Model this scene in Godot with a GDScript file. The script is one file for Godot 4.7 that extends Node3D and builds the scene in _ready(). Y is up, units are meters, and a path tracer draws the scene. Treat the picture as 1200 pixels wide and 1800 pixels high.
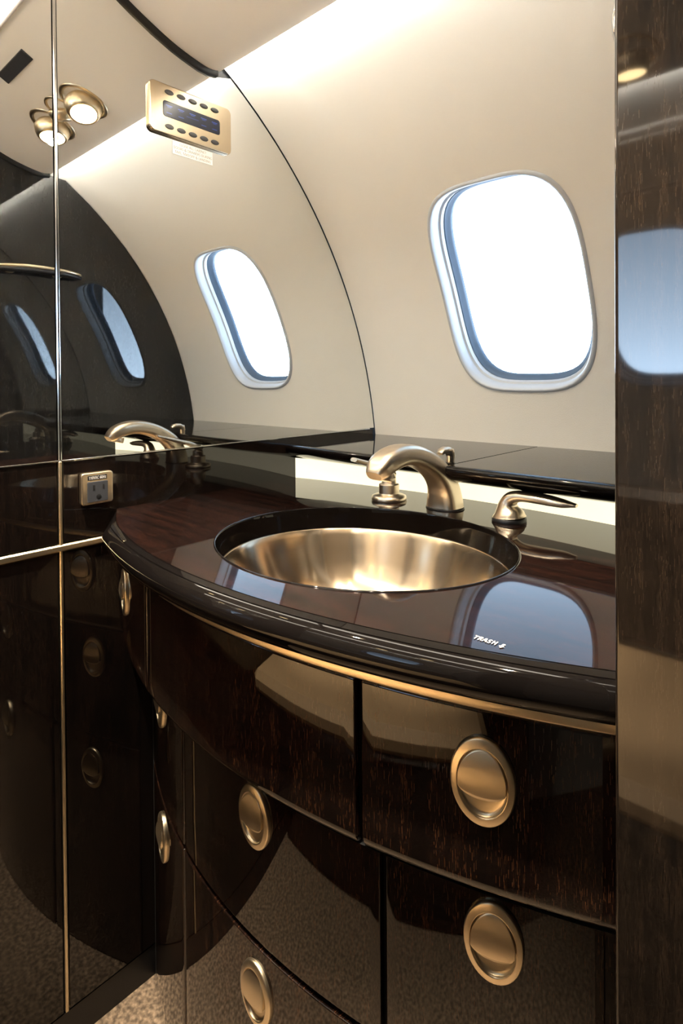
extends Node3D
# An aircraft lavatory. Lengths below are written in a unit of 0.21 m and turned into metres by P().
# Window wall towards -z, mirrored bulkhead at x = MX, second bulkhead at x = BX, aisle towards +x.
const U := 0.21
const EYE := 4.88          # eye height over the floor, in units
const MX := -4.384         # face of the mirrored bulkhead
const BX := -0.62          # face of the second bulkhead
const BX2 := -0.10         # its aisle side
const XE := 4.2            # far end of the aisle
const WY := -1.198         # centre of the fuselage circle
const WZ := -0.521
const WR := 4.815
const FLOOR := -4.88

func P(x: float, y: float, z: float) -> Vector3:
	return Vector3(x, y + EYE, z) * U

# ---------------------------------------------------------------- mesh collector
class MB:
	var v := PackedVector3Array()
	var n := PackedVector3Array()
	var uv := PackedVector2Array()
	var ix := PackedInt32Array()

	func tri(a: int, b: int, c: int) -> void:
		var g := (v[c] - v[a]).cross(v[b] - v[a])
		if g.length_squared() < 1e-18:
			return
		if g.dot(n[a] + n[b] + n[c]) >= 0.0:
			ix.append_array([a, b, c])
		else:
			ix.append_array([a, c, b])

	# rows: Array of PackedVector3Array (units). cu: columns closed, cv: rows closed. swap: turn the uv by 90 degrees
	func grid(rows: Array, cu := false, cv := false, swap := false, flip := false, uv0 := Vector2.ZERO) -> void:
		var R := rows.size()
		var C: int = rows[0].size()
		var nr := []
		for i in R:
			var q := PackedVector3Array()
			q.resize(C)
			nr.append(q)
		var acc := PackedVector3Array()
		acc.resize(R * C)
		for i in (R if cv else R - 1):
			var i2 := (i + 1) % R
			for j in (C if cu else C - 1):
				var j2 := (j + 1) % C
				var a: Vector3 = rows[i][j]
				var b: Vector3 = rows[i][j2]
				var c: Vector3 = rows[i2][j2]
				var d: Vector3 = rows[i2][j]
				var g := (c - a).cross(d - b)
				acc[i * C + j] += g
				acc[i * C + j2] += g
				acc[i2 * C + j2] += g
				acc[i2 * C + j] += g
		var base := v.size()
		var RR := R + (1 if cv else 0)
		var CC := C + (1 if cu else 0)
		var vv := 0.0
		for i in RR:
			var ii := i % R
			if i > 0:
				vv += (rows[ii][0] as Vector3).distance_to(rows[(i - 1) % R][0])
			var uu := 0.0
			for j in CC:
				var jj := j % C
				if j > 0:
					uu += (rows[ii][jj] as Vector3).distance_to(rows[ii][(j - 1) % C])
				v.append(rows[ii][jj])
				var nn := acc[ii * C + jj].normalized()
				n.append(-nn if flip else nn)
				uv.append(uv0 + (Vector2(vv, uu) if swap else Vector2(uu, vv)))
		for i in RR - 1:
			for j in CC - 1:
				var a := base + i * CC + j
				tri(a, a + 1, a + CC + 1)
				tri(a, a + CC + 1, a + CC)

	func quad(a: Vector3, b: Vector3, c: Vector3, d: Vector3, swap := false) -> void:
		grid([PackedVector3Array([a, b]), PackedVector3Array([d, c])], false, false, swap)

	# flat polygon: points in order, normal given
	func poly(pts: PackedVector3Array, nrm: Vector3, uvs := PackedVector2Array()) -> void:
		var up := Vector3.UP if absf(nrm.y) < 0.9 else Vector3.RIGHT
		var ex := up.cross(nrm).normalized()
		var ey := nrm.cross(ex)
		var p2 := PackedVector2Array()
		for p in pts:
			p2.append(Vector2(p.dot(ex), p.dot(ey)))
		var t := Geometry2D.triangulate_polygon(p2)
		var base := v.size()
		for k in pts.size():
			v.append(pts[k])
			n.append(nrm)
			uv.append(uvs[k] if uvs.size() else p2[k])
		for k in range(0, t.size(), 3):
			tri(base + t[k], base + t[k + 1], base + t[k + 2])

	# polygon pushed along dir, with a chamfer c round the front
	func slab(pts: PackedVector3Array, dir: Vector3, thick: float, c := 0.0) -> void:
		var nrm := dir.normalized()
		var N := pts.size()
		var mid := Vector3.ZERO
		for p in pts:
			mid += p / N
		var back := PackedVector3Array(); var side := PackedVector3Array(); var front := PackedVector3Array()
		for k in N:
			var p := pts[k]
			var e1 := (pts[(k + 1) % N] - p).normalized()
			var e0 := (p - pts[(k + N - 1) % N]).normalized()
			var n0 := e0.cross(nrm); var n1 := e1.cross(nrm)
			var m := (n0 + n1)
			m = m / maxf(m.dot(n0), 0.3) if m.length() > 1e-6 else n0
			if m.dot(mid - p) < 0.0 and N <= 8:
				m = -m
			front.append(p + m * c + nrm * thick)
			side.append(p + nrm * (thick - c))
			back.append(p)
		poly(front, nrm)
		poly(back, -nrm)
		for k in N:
			var j := (k + 1) % N
			quad(back[k], back[j], side[j], side[k])
			if c > 0.0:
				quad(side[k], side[j], front[j], front[k])

	func box(c: Vector3, s: Vector3, r := 0.0, t := Transform3D()) -> void:
		var h := s * 0.5
		r = minf(r, minf(h.x, minf(h.y, h.z)) * 0.95)
		var P3 := func(sx, sy, sz, ax) -> Vector3:
			var e := Vector3(h.x - (0.0 if ax == 0 else r), h.y - (0.0 if ax == 1 else r), h.z - (0.0 if ax == 2 else r))
			return t * (c + Vector3(sx * e.x, sy * e.y, sz * e.z))
		for s1 in [-1, 1]:
			quad(P3.call(s1, -1, -1, 0), P3.call(s1, -1, 1, 0), P3.call(s1, 1, 1, 0), P3.call(s1, 1, -1, 0))
			quad(P3.call(-1, s1, -1, 1), P3.call(-1, s1, 1, 1), P3.call(1, s1, 1, 1), P3.call(1, s1, -1, 1))
			quad(P3.call(-1, -1, s1, 2), P3.call(-1, 1, s1, 2), P3.call(1, 1, s1, 2), P3.call(1, -1, s1, 2))
			if r > 0.0:
				for s2 in [-1, 1]:
					quad(P3.call(s1, s2, -1, 0), P3.call(s1, s2, 1, 0), P3.call(s1, s2, 1, 1), P3.call(s1, s2, -1, 1))
					quad(P3.call(s1, -1, s2, 0), P3.call(s1, 1, s2, 0), P3.call(s1, 1, s2, 2), P3.call(s1, -1, s2, 2))
					quad(P3.call(-1, s1, s2, 1), P3.call(1, s1, s2, 1), P3.call(1, s1, s2, 2), P3.call(-1, s1, s2, 2))
					for s3 in [-1, 1]:
						var a: Vector3 = P3.call(s1, s2, s3, 0)
						quad(a, P3.call(s1, s2, s3, 1), P3.call(s1, s2, s3, 2), a)

	# prof: list of (radius, height); turned about local y; sx, sz stretch the circle
	func lathe(prof: Array, t: Transform3D, seg := 40, sx := 1.0, sz := 1.0) -> void:
		var rows := []
		for p in prof:
			var row := PackedVector3Array()
			for k in seg:
				var a := TAU * k / seg
				row.append(t * Vector3(cos(a) * p.x * sx, p.y, sin(a) * p.x * sz))
			rows.append(row)
		grid(rows, true)

	# tube: path of centres, with half sizes a (along side) and b (along the other way), superellipse exponent e
	func sweep(path: Array, side: Array, a: Array, b: Array, e := 2.0, seg := 28, caps := true) -> void:
		var rows := []
		for i in path.size():
			var tg: Vector3 = (path[mini(i + 1, path.size() - 1)] - path[maxi(i - 1, 0)]).normalized()
			var sd: Vector3 = (side[i] - tg * tg.dot(side[i])).normalized()
			var up := tg.cross(sd)
			var row := PackedVector3Array()
			for k in seg:
				var w := TAU * k / seg
				var cx := signf(cos(w)) * pow(absf(cos(w)), 2.0 / e)
				var sy := signf(sin(w)) * pow(absf(sin(w)), 2.0 / e)
				row.append(path[i] + sd * (a[i] * cx) + up * (b[i] * sy))
			rows.append(row)
		grid(rows, true)
		if caps:
			for i in [0, path.size() - 1]:
				var j: int = 1 if i == 0 else path.size() - 2
				poly(rows[i], ((path[i] as Vector3) - path[j]).normalized())

	func mesh(at: Vector3, u: float, eye: float) -> ArrayMesh:
		var vv := PackedVector3Array()
		vv.resize(v.size())
		for k in v.size():
			vv[k] = (v[k] + Vector3(0, eye, 0)) * u - at
		var uu := PackedVector2Array()
		uu.resize(uv.size())
		for k in uv.size():
			uu[k] = uv[k] * u
		var arr := []
		arr.resize(Mesh.ARRAY_MAX)
		arr[Mesh.ARRAY_VERTEX] = vv
		arr[Mesh.ARRAY_NORMAL] = n
		arr[Mesh.ARRAY_TEX_UV] = uu
		arr[Mesh.ARRAY_INDEX] = ix
		var m := ArrayMesh.new()
		m.add_surface_from_arrays(Mesh.PRIMITIVE_TRIANGLES, arr)
		return m

# ---------------------------------------------------------------- nodes
var used := {}
func numbered(called: String) -> String:
	used[called] = used.get(called, -1) + 1
	return called if used[called] == 0 else "%s_%03d" % [called, used[called]]

func thing(called: String, base: Vector3, label: String, category := "", group := "", kind := "") -> Node3D:
	var o := Node3D.new()
	o.name = numbered(called)
	add_child(o)
	o.position = P(base.x, base.y, base.z)
	meta(o, label, category, group, kind)
	return o

func meta(o: Node, label := "", category := "", group := "", kind := "") -> void:
	if label: o.set_meta("label", label)
	if category: o.set_meta("category", category)
	if group: o.set_meta("group", group)
	if kind: o.set_meta("kind", kind)

func part(root: Node3D, called: String, mb: MB, mat: Material, label := "") -> MeshInstance3D:
	var o := MeshInstance3D.new()
	o.name = called
	root.add_child(o, true)
	var at := root.position
	var up := root.get_parent()
	while up != self and up is Node3D:
		at += (up as Node3D).position
		up = up.get_parent()
	o.mesh = mb.mesh(at, U, EYE)
	o.mesh.surface_set_material(0, mat)
	if label: o.set_meta("label", label)
	return o

func single(called: String, mb: MB, mat: Material, label: String, category := "", group := "", kind := "") -> MeshInstance3D:
	var o := MeshInstance3D.new()
	o.name = numbered(called)
	add_child(o)
	var lo := mb.v[0]; var hi := mb.v[0]
	for p in mb.v:
		lo = lo.min(p); hi = hi.max(p)
	o.position = P((lo.x + hi.x) / 2, lo.y, (lo.z + hi.z) / 2)
	o.mesh = mb.mesh(o.position, U, EYE)
	o.mesh.surface_set_material(0, mat)
	meta(o, label, category, group, kind)
	return o

func lettering(root: Node3D, called: String, words: String, at: Vector3, b: Basis, height: float, mat: Material, bold := false, wide := 1.0) -> MeshInstance3D:
	# flat print: height is the capital height in units
	var tm := TextMesh.new()
	var f := SystemFont.new()
	f.font_names = PackedStringArray(["Droid Sans"])
	if bold:
		f.font_weight = 700
	tm.font = f
	tm.text = words
	tm.font_size = 64
	tm.depth = 0.0
	tm.horizontal_alignment = HORIZONTAL_ALIGNMENT_CENTER
	tm.vertical_alignment = VERTICAL_ALIGNMENT_CENTER
	tm.pixel_size = height * U / (64.0 * 0.714)
	tm.curve_step = 2.0
	var o := MeshInstance3D.new()
	o.name = called
	root.add_child(o, true)
	o.mesh = tm
	tm.material = mat
	var at0 := root.position
	if root.get_parent() != self:
		at0 += (root.get_parent() as Node3D).position
	o.transform = Transform3D(b * Basis.from_scale(Vector3(wide, 1, 1)), P(at.x, at.y, at.z) - at0)
	return o

# ---------------------------------------------------------------- materials
var M := {}
func std(c: Color, rough: float, metal := 0.0) -> StandardMaterial3D:
	var m := StandardMaterial3D.new()
	m.albedo_color = c
	m.roughness = rough
	m.metallic = metal
	return m

func noise(sd: int, fr: float, oct := 3) -> FastNoiseLite:
	var f := FastNoiseLite.new()
	f.seed = sd
	f.noise_type = FastNoiseLite.TYPE_SIMPLEX_SMOOTH
	f.frequency = fr
	f.fractal_octaves = oct
	return f

func wood_image(sd: int, W: int, Hh: int, a: Color, b: Color, fleck: Color, dashes: int) -> ImageTexture:
	# grain runs along v (image y)
	var im := Image.create(W, Hh, false, Image.FORMAT_RGB8)
	var n1 := noise(sd, 0.02, 3); var n2 := noise(sd + 1, 0.25, 2); var n4 := noise(sd + 3, 0.008, 2)
	for y in Hh:
		for x in W:
			var band := 0.5 + 0.7 * n1.get_noise_2d(x, y * 0.05)
			var fig := 0.5 + 0.6 * n4.get_noise_2d(x, y * 0.6)
			var fine := n2.get_noise_2d(x, y * 0.035)
			var t := clampf(band * 0.55 + fig * 0.35 + fine * 0.30, 0.0, 1.0)
			var c := a.lerp(b, t)
			im.set_pixel(x, y, c)
	# open pores: short thin dashes along the grain, thicker in some bands than in others
	var rng := RandomNumberGenerator.new()
	rng.seed = sd * 77 + 5
	for k in dashes:
		var x := rng.randi_range(0, W - 1)
		var y := rng.randi_range(0, Hh - 1)
		var band := 0.5 + 0.9 * n1.get_noise_2d(x, y * 0.05) + 0.5 * n4.get_noise_2d(x, y * 0.6)
		var keep := rng.randf()
		var len := rng.randi_range(5, 26)
		var pale := rng.randf() < 0.6
		var amt := rng.randf_range(0.25, 1.0)
		if keep > band:
			continue
		for j in len:
			var yy := (y + j) % Hh
			var c := im.get_pixel(x, yy)
			im.set_pixel(x, yy, c.lerp(fleck if pale else Color(0.02, 0.014, 0.012), amt))
	return ImageTexture.create_from_image(im)

func noise_tex(sd: int, fr: float, oct: int, ramp := [], size := 512, nmap := false, bump := 4.0) -> NoiseTexture2D:
	var t := NoiseTexture2D.new()
	t.width = size; t.height = size
	t.seamless = true
	t.noise = noise(sd, fr, oct)
	if nmap:
		t.as_normal_map = true
		t.bump_strength = bump
	if ramp.size():
		var g := Gradient.new()
		g.offsets = PackedFloat32Array([0.0, 1.0])
		g.colors = PackedColorArray(ramp)
		t.color_ramp = g
	return t

func materials() -> void:
	var wood := wood_image(11, 640, 1024, Color(0.042, 0.027, 0.023), Color(0.105, 0.058, 0.042), Color(0.34, 0.215, 0.13), 14000)
	var top := wood_image(29, 640, 1024, Color(0.036, 0.026, 0.024), Color(0.125, 0.066, 0.05), Color(0.21, 0.11, 0.068), 9000)
	M.wood = std(Color.WHITE, 0.03)
	M.wood.albedo_texture = wood
	M.wood.uv1_scale = Vector3(1.0 / 0.20, 1.0 / 0.36, 1)
	M.wood.clearcoat_enabled = true
	M.wood.clearcoat = 0.12
	M.wood.clearcoat_roughness = 0.02
	M.top = M.wood.duplicate()
	M.top.albedo_texture = top
	M.top.clearcoat_enabled = false
	M.top.metallic_specular = 0.32
	M.panel = M.wood.duplicate()
	M.panel.albedo_texture = wood_image(53, 512, 1024, Color(0.045, 0.034, 0.030), Color(0.095, 0.068, 0.054), Color(0.15, 0.10, 0.075), 9000)
	M.charcoal = M.panel.duplicate()
	M.charcoal.albedo_texture = wood_image(97, 512, 1024, Color(0.085, 0.083, 0.082), Color(0.135, 0.13, 0.126), Color(0.17, 0.155, 0.145), 6000)
	M.post = M.wood.duplicate()
	M.post.albedo_texture = wood_image(71, 512, 1024, Color(0.055, 0.045, 0.038), Color(0.145, 0.112, 0.086), Color(0.19, 0.147, 0.112), 16000)
	M.post.uv1_scale = Vector3(1.0 / 0.10, 1.0 / 0.24, 1)
	M.post.roughness = 0.04
	M.post.clearcoat_roughness = 0.03
	M.lacquer = std(Color(0.045, 0.036, 0.033), 0.025)
	M.lacquer.metallic_specular = 0.36
	M.gap = std(Color(0.03, 0.028, 0.027), 0.6)
	M.mirror = std(Color(0.945, 0.95, 0.945), 0.0, 1.0)
	M.edge = std(Color(0.16, 0.16, 0.17), 0.4, 0.6)
	M.chrome = std(Color(0.83, 0.83, 0.83), 0.12, 1.0)
	M.brass = std(Color(0.90, 0.83, 0.705), 0.32, 1.0)
	M.basin = std(Color(0.89, 0.81, 0.70), 0.17, 1.0)
	M.basin.anisotropy_enabled = true
	M.basin.anisotropy = -0.8
	M.nickel = std(Color(0.87, 0.81, 0.725), 0.31, 1.0)
	M.satin = std(Color(0.80, 0.735, 0.635), 0.24, 1.0)
	M.cream = std(Color(0.88, 0.865, 0.825), 0.75)
	M.cream.normal_enabled = true
	M.cream.normal_texture = noise_tex(8, 0.09, 3, [], 512, true, 3.0)
	M.cream.normal_scale = 0.35
	M.cream.uv1_triplanar = true
	M.cream.uv1_world_triplanar = true
	M.cream.uv1_scale = Vector3(7, 7, 7)
	M.liner = std(Color(0.905, 0.885, 0.845), 0.7)
	M.leather = std(Color(0.82, 0.69, 0.52), 0.5)
	M.leather.normal_enabled = true
	M.leather.normal_texture = M.cream.normal_texture
	M.leather.normal_scale = 0.5
	M.leather.uv1_triplanar = true
	M.leather.uv1_scale = Vector3(6, 6, 6)
	M.hide = M.leather.duplicate()
	M.hide.albedo_color = Color(0.22, 0.17, 0.13)
	M.carpet = std(Color.WHITE, 0.95)
	M.carpet.albedo_texture = noise_tex(17, 0.16, 3, [Color(0.26, 0.215, 0.17), Color(0.71, 0.61, 0.50)], 512)
	M.carpet.uv1_triplanar = true
	M.carpet.uv1_world_triplanar = true
	M.carpet.uv1_scale = Vector3(1.3, 1.3, 1.3)
	M.carpet.heightmap_enabled = true
	M.carpet.heightmap_texture = noise_tex(18, 0.16, 3, [], 512)
	M.carpet.heightmap_scale = 0.5
	M.reveal = std(Color(0.72, 0.735, 0.75), 0.45)
	M.seal = std(Color(0.30, 0.37, 0.45), 0.5)
	M.glass = std(Color(1, 1, 1, 0.04), 0.0)
	M.glass.transparency = BaseMaterial3D.TRANSPARENCY_ALPHA
	M.black = std(Color(0.07, 0.07, 0.075), 0.45)
	M.grey = std(Color(0.19, 0.195, 0.21), 0.5)
	M.button = std(Color(0.17, 0.17, 0.175), 0.4)
	M.white = std(Color(0.77, 0.755, 0.735), 0.6)
	M.ink = std(Color(0.15, 0.15, 0.16), 0.7)
	M.gold_print = std(Color(0.93, 0.88, 0.80), 0.5)
	M.strip = glow(Color(1.0, 0.955, 0.80), 0.62)
	M.panel_light = glow(Color(1.0, 0.96, 0.90), 1.4)
	M.cove = glow(Color(1.0, 0.96, 0.90), 5.0)
	M.lens = glow(Color(1.0, 0.86, 0.62), 14.0)
	M.screen = std(Color(0.04, 0.05, 0.08), 0.12)
	var im := Image.create(256, 64, false, Image.FORMAT_RGB8)
	im.fill(Color(0.055, 0.065, 0.12))
	for k in 5:
		var x := 24 + k * 52
		im.fill_rect(Rect2i(x - 14, 14, 28, 4), Color(0.16, 0.25, 0.52))
		im.fill_rect(Rect2i(x - 9, 20, 18, 4), Color(0.12, 0.2, 0.42))
		if k != 2:
			im.fill_rect(Rect2i(x - 12, 46, 24, 4), Color(0.13, 0.22, 0.46))
	im.fill_rect(Rect2i(100, 32, 56, 4), Color(0.10, 0.16, 0.36))
	M.screen.emission_enabled = true
	M.screen.emission = Color.WHITE
	M.screen.emission_operator = BaseMaterial3D.EMISSION_OP_MULTIPLY
	M.screen.emission_texture = ImageTexture.create_from_image(im)
	M.screen.emission_energy_multiplier = 0.9

func glow(c: Color, e: float) -> StandardMaterial3D:
	var m := std(Color(0.9, 0.88, 0.85), 0.5)
	m.emission_enabled = true
	m.emission = c
	m.emission_energy_multiplier = e
	return m

# ---------------------------------------------------------------- shared curves
func bow(x: float, o := 0.0) -> Vector2:      # (x, z) of the bowed front, pushed out by o
	var z := -1.715 - 0.123 * (x + 2.5) * (x + 2.5)
	var nn := Vector2(0.246 * (x + 2.5), 1.0).normalized()
	var p := Vector2(x, z) + nn * o
	p.x = clampf(p.x, MX, BX)
	return p

func hull(side: float, x: float, phi: float, r: float) -> Vector3:
	return Vector3(x, WY + r * sin(phi), WZ + side * r * cos(phi))

func hull_z(y: float, r := WR) -> float:      # half width of the fuselage at height y
	return sqrt(maxf(r * r - (y - WY) * (y - WY), 0.0))

var CEIL := [Vector2(-0.521, 3.75), Vector2(-1.0, 3.67), Vector2(-1.5, 3.44), Vector2(-1.9, 3.19), Vector2(-2.1, 3.07), Vector2(-2.29, 2.965), Vector2(-2.5, 2.868), Vector2(-2.71, 2.788), Vector2(-2.94, 2.732), Vector2(-3.06, 2.722), Vector2(-3.15, 2.745)]
func ceil_y(z: float) -> float:
	var zz := z if z <= WZ else 2.0 * WZ - z
	for k in CEIL.size() - 1:
		if zz <= CEIL[k].x and zz >= CEIL[k + 1].x:
			return lerpf(CEIL[k].y, CEIL[k + 1].y, (zz - CEIL[k].x) / (CEIL[k + 1].x - CEIL[k].x))
	return CEIL[-1].y

# ---------------------------------------------------------------- scene
func _ready() -> void:
	var cam := Camera3D.new()
	cam.name = "camera"
	add_child(cam)
	cam.position = P(0, 0, 0)
	cam.rotation = Vector3(deg_to_rad(-0.72526), deg_to_rad(42.84444), deg_to_rad(-0.41726))
	cam.projection = Camera3D.PROJECTION_FRUSTUM
	cam.near = 0.02
	cam.far = 60.0
	cam.size = 0.02 * 1800.0 / 1033.463
	cam.frustum_offset = Vector2(0.0, -0.02 * (900.0 - 678.079) / 1033.463)
	cam.current = true
	var we := WorldEnvironment.new()
	we.name = "environment"
	var env := Environment.new()
	env.background_mode = Environment.BG_SKY
	var sky := Sky.new()
	var sm := ProceduralSkyMaterial.new()
	sm.sky_top_color = Color(0.20, 0.25, 0.30)
	sm.sky_horizon_color = Color(0.77, 0.885, 1.0)
	sm.sky_curve = 0.11
	sm.ground_horizon_color = Color(0.77, 0.885, 1.0)
	sm.ground_bottom_color = Color(0.60, 0.66, 0.72)
	sky.sky_material = sm
	env.sky = sky
	env.background_energy_multiplier = 11.0
	env.tonemap_mode = Environment.TONE_MAPPER_LINEAR
	env.tonemap_exposure = 2.2
	env.sdfgi_enabled = true
	env.ssao_enabled = true
	env.ssil_enabled = true
	we.environment = env
	add_child(we)
	materials()
	build_shell()
	build_bulkheads()
	build_ledge()
	build_counter()
	build_vanity()
	build_lights()
	build_fittings()
	build_bench()

# ---- fuselage walls, windows, ceiling, floor
const WCX := -2.48
const OCX := -2.03
const WPHI := 0.4283
const WHX := 0.685
const WHS := 0.97
func superellipse(a: float, hx: float, hs: float, e := 3.6) -> Vector2:
	return Vector2(signf(cos(a)) * pow(absf(cos(a)), 2.0 / e) * hx, signf(sin(a)) * pow(absf(sin(a)), 2.0 / e) * hs)

func wall_bay(mb: MB, side: float, x0: float, x1: float, cx: float, r: float, hx: float, hs: float) -> void:
	# a piece of the cylinder with a rounded opening
	var p0 := -0.8706; var p1 := 1.12
	var lo := Vector2(x0 - cx, (p0 - WPHI) * WR); var hi := Vector2(x1 - cx, (p1 - WPHI) * WR)
	var angs := []
	for k in 96:
		angs.append(TAU * k / 96.0)
	for c in [Vector2(lo.x, lo.y), Vector2(hi.x, lo.y), Vector2(lo.x, hi.y), Vector2(hi.x, hi.y)]:
		angs.append(fposmod(atan2(c.y, c.x), TAU))
	angs.sort()
	var rows := []
	var steps := 22
	for s in steps + 1:
		var t := pow(float(s) / steps, 1.3)
		var row := PackedVector3Array()
		for a: float in angs:
			var d := Vector2(cos(a), sin(a))
			var k := pow(pow(absf(d.x) / hx, 3.6) + pow(absf(d.y) / hs, 3.6), -1.0 / 3.6)
			var q := d * k
			var far := 1e9
			if absf(d.x) > 1e-6:
				far = minf(far, (hi.x if d.x > 0 else lo.x) / d.x)
			if absf(d.y) > 1e-6:
				far = minf(far, (hi.y if d.y > 0 else lo.y) / d.y)
			var w := q.lerp(d * far, t)
			row.append(hull(side, cx + w.x, WPHI + w.y / WR, r))
		rows.append(row)
	mb.grid(rows, true)

func ring(side: float, cx: float, r: float, hx: float, hs: float) -> PackedVector3Array:
	var row := PackedVector3Array()
	for k in 96:
		var a := TAU * k / 96.0
		var d := Vector2(cos(a), sin(a))
		var q := d * pow(pow(absf(d.x) / hx, 3.6) + pow(absf(d.y) / hs, 3.6), -1.0 / 3.6)
		row.append(hull(side, cx + q.x, WPHI + q.y / WR, r))
	return row

func window(n: int, side: float, cx: float, label: String) -> void:
	var base := hull(side, cx, WPHI - WHS / WR, WR)
	var o := thing("window_%d" % n, base, label, "", "", "structure")
	var a := MB.new()
	# moulded reveal with a soft lip
	a.grid([ring(side, cx, WR - 0.002, WHX + 0.03, WHS + 0.03), ring(side, cx, WR - 0.022, WHX + 0.012, WHS + 0.012), ring(side, cx, WR - 0.016, WHX - 0.006, WHS - 0.006), ring(side, cx, WR + 0.03, WHX - 0.02, WHS - 0.02), ring(side, cx, WR + 0.10, WHX - 0.026, WHS - 0.026)], true)
	a.grid([ring(side, cx, WR + 0.10, WHX - 0.026, WHS - 0.026), ring(side, cx, WR + 0.11, WHX - 0.045, WHS - 0.045)], true)
	a.grid([ring(side, cx, WR + 0.11, WHX - 0.045, WHS - 0.045), ring(side, cx, WR + 0.16, WHX - 0.05, WHS - 0.05)], true)
	part(o, "window_frame", a, M.reveal)
	var b := MB.new()
	b.grid([ring(side, cx, WR + 0.155, WHX - 0.04, WHS - 0.04), ring(side, cx, WR + 0.158, WHX - 0.058, WHS - 0.058), ring(side, cx, WR + 0.20, WHX - 0.062, WHS - 0.062), ring(side, cx, WR + 0.215, WHX - 0.085, WHS - 0.085), ring(side, cx, WR + 0.26, WHX - 0.088, WHS - 0.088)], true)
	part(o, "window_seal", b, M.seal)
	var c := MB.new()
	var rows := []
	for k in 9:
		var f := maxf(k / 8.0, 0.001)
		rows.append(ring(side, cx, WR + 0.235, (WHX - 0.07) * f, (WHS - 0.07) * f))
	c.grid(rows, true)
	part(o, "window_pane", c, M.glass)

func build_shell() -> void:
	var fl := MB.new()
	fl.box(Vector3((MX - 0.3 + XE + 0.3) / 2, FLOOR - 0.15, WZ), Vector3(XE - MX + 0.9, 0.3, 8.2))
	single("floor", fl, M.carpet, "brown looped carpet floor of the lavatory", "", "", "structure")
	for s in [[-1.0, "wall_window", "cream leather-covered curved side wall around the bright window"], [1.0, "wall_opposite", "cream curved side wall across the aisle from the vanity"]]:
		var w := MB.new()
		for rr: float in [WR, WR + 0.25]:
			var ga := []
			for xx: float in [BX, XE]:
				var row := PackedVector3Array()
				for k in 49:
					row.append(hull(s[0], xx, lerpf(-0.8706, 1.12, k / 48.0), rr))
				ga.append(row)
			w.grid(ga)
		for b in [[MX, BX, WCX if s[0] < 0.0 else OCX]]:
			wall_bay(w, s[0], b[0], b[1], b[2], WR, WHX + 0.012, WHS + 0.012)
			wall_bay(w, s[0], b[0], b[1], b[2], WR + 0.25, WHX - 0.06, WHS - 0.06)
			w.grid([ring(s[0], b[2], WR, WHX + 0.012, WHS + 0.012), ring(s[0], b[2], WR + 0.25, WHX - 0.06, WHS - 0.06)], true)
		single(s[1], w, M.cream, s[2], "", "", "structure")
	window(1, -1.0, WCX, "rounded cabin window in the wall above the sink")
	window(2, 1.0, OCX, "rounded cabin window in the opposite side wall above the bench")
	# ceiling panel
	var c := MB.new()
	var prof := []
	var fine := []
	for k in CEIL.size() - 1:
		for q in 4:
			var c0: Vector2 = CEIL[maxi(k - 1, 0)]
			var c1: Vector2 = CEIL[k]; var c2: Vector2 = CEIL[k + 1]
			var c3: Vector2 = CEIL[mini(k + 2, CEIL.size() - 1)]
			if k == 0:
				c0 = Vector2(2 * WZ - c2.x, c2.y)
			fine.append(c1.cubic_interpolate(c2, c0, c3, q / 4.0))
	fine.append(CEIL[-1])
	for k in range(fine.size() - 1, 0, -1):
		prof.append(Vector2(2 * WZ - fine[k].x, fine[k].y))
	prof.append_array(fine)
	var r0 := PackedVector3Array(); var r1 := PackedVector3Array(); var q0 := PackedVector3Array(); var q1 := PackedVector3Array()
	for p in prof:
		r0.append(Vector3(MX, p.y, p.x)); r1.append(Vector3(XE, p.y, p.x))
		q0.append(Vector3(MX, p.y + 0.035, p.x)); q1.append(Vector3(XE, p.y + 0.035, p.x))
	c.grid([r0, r1])
	c.grid([q0, q1])
	for e in [0, r0.size() - 1]:
		c.quad(r0[e], r1[e], q1[e], q0[e])
	single("ceiling", c, M.liner, "cream moulded ceiling panel that dips towards the side walls", "", "", "structure")
	# outer roof so that no daylight leaks in above the panel
	var rf := MB.new()
	rf.box(Vector3((MX + XE) / 2, 3.95, WZ), Vector3(XE - MX + 1.0, 0.1, 7.6))
	single("trim_1", rf, M.grey, "hidden roof shell above the ceiling panel", "", "", "structure")
	# aisle end
	var en := MB.new()
	en.box(Vector3(XE + 0.1, -0.4, WZ), Vector3(0.2, 9.2, 10.2))
	single("wall_aisle", en, M.panel, "dark wood end wall of the aisle behind the viewer", "", "", "structure")

# ---- bulkheads, mirrors, metal seams
func section(z0: float, z1: float, y0: float, inset := 0.02, top := 0.05) -> PackedVector3Array:
	# outline in the plane x = MX between z0 (window side, or -99 for the wall) and z1, from y0 up to the ceiling
	var pts := PackedVector3Array()
	pts.append(Vector3(MX, y0, z1))
	var zt := -3.13
	if z1 > zt:
		var n := 22
		for k in n + 1:
			var z := lerpf(z1, zt, float(k) / n)
			if z < z0:
				break
			pts.append(Vector3(MX, ceil_y(z) - top, z))
	if z0 < -9.0:
		var n2 := 30
		var ytop := 2.745 - top * 0.3
		for k in n2 + 1:
			var y := lerpf(ytop, y0, float(k) / n2)
			pts.append(Vector3(MX, y, WZ - hull_z(y, WR - inset)))
	else:
		pts.append(Vector3(MX, ceil_y(z0) - top, z0))
		pts.append(Vector3(MX, y0, z0))
	return pts

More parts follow.
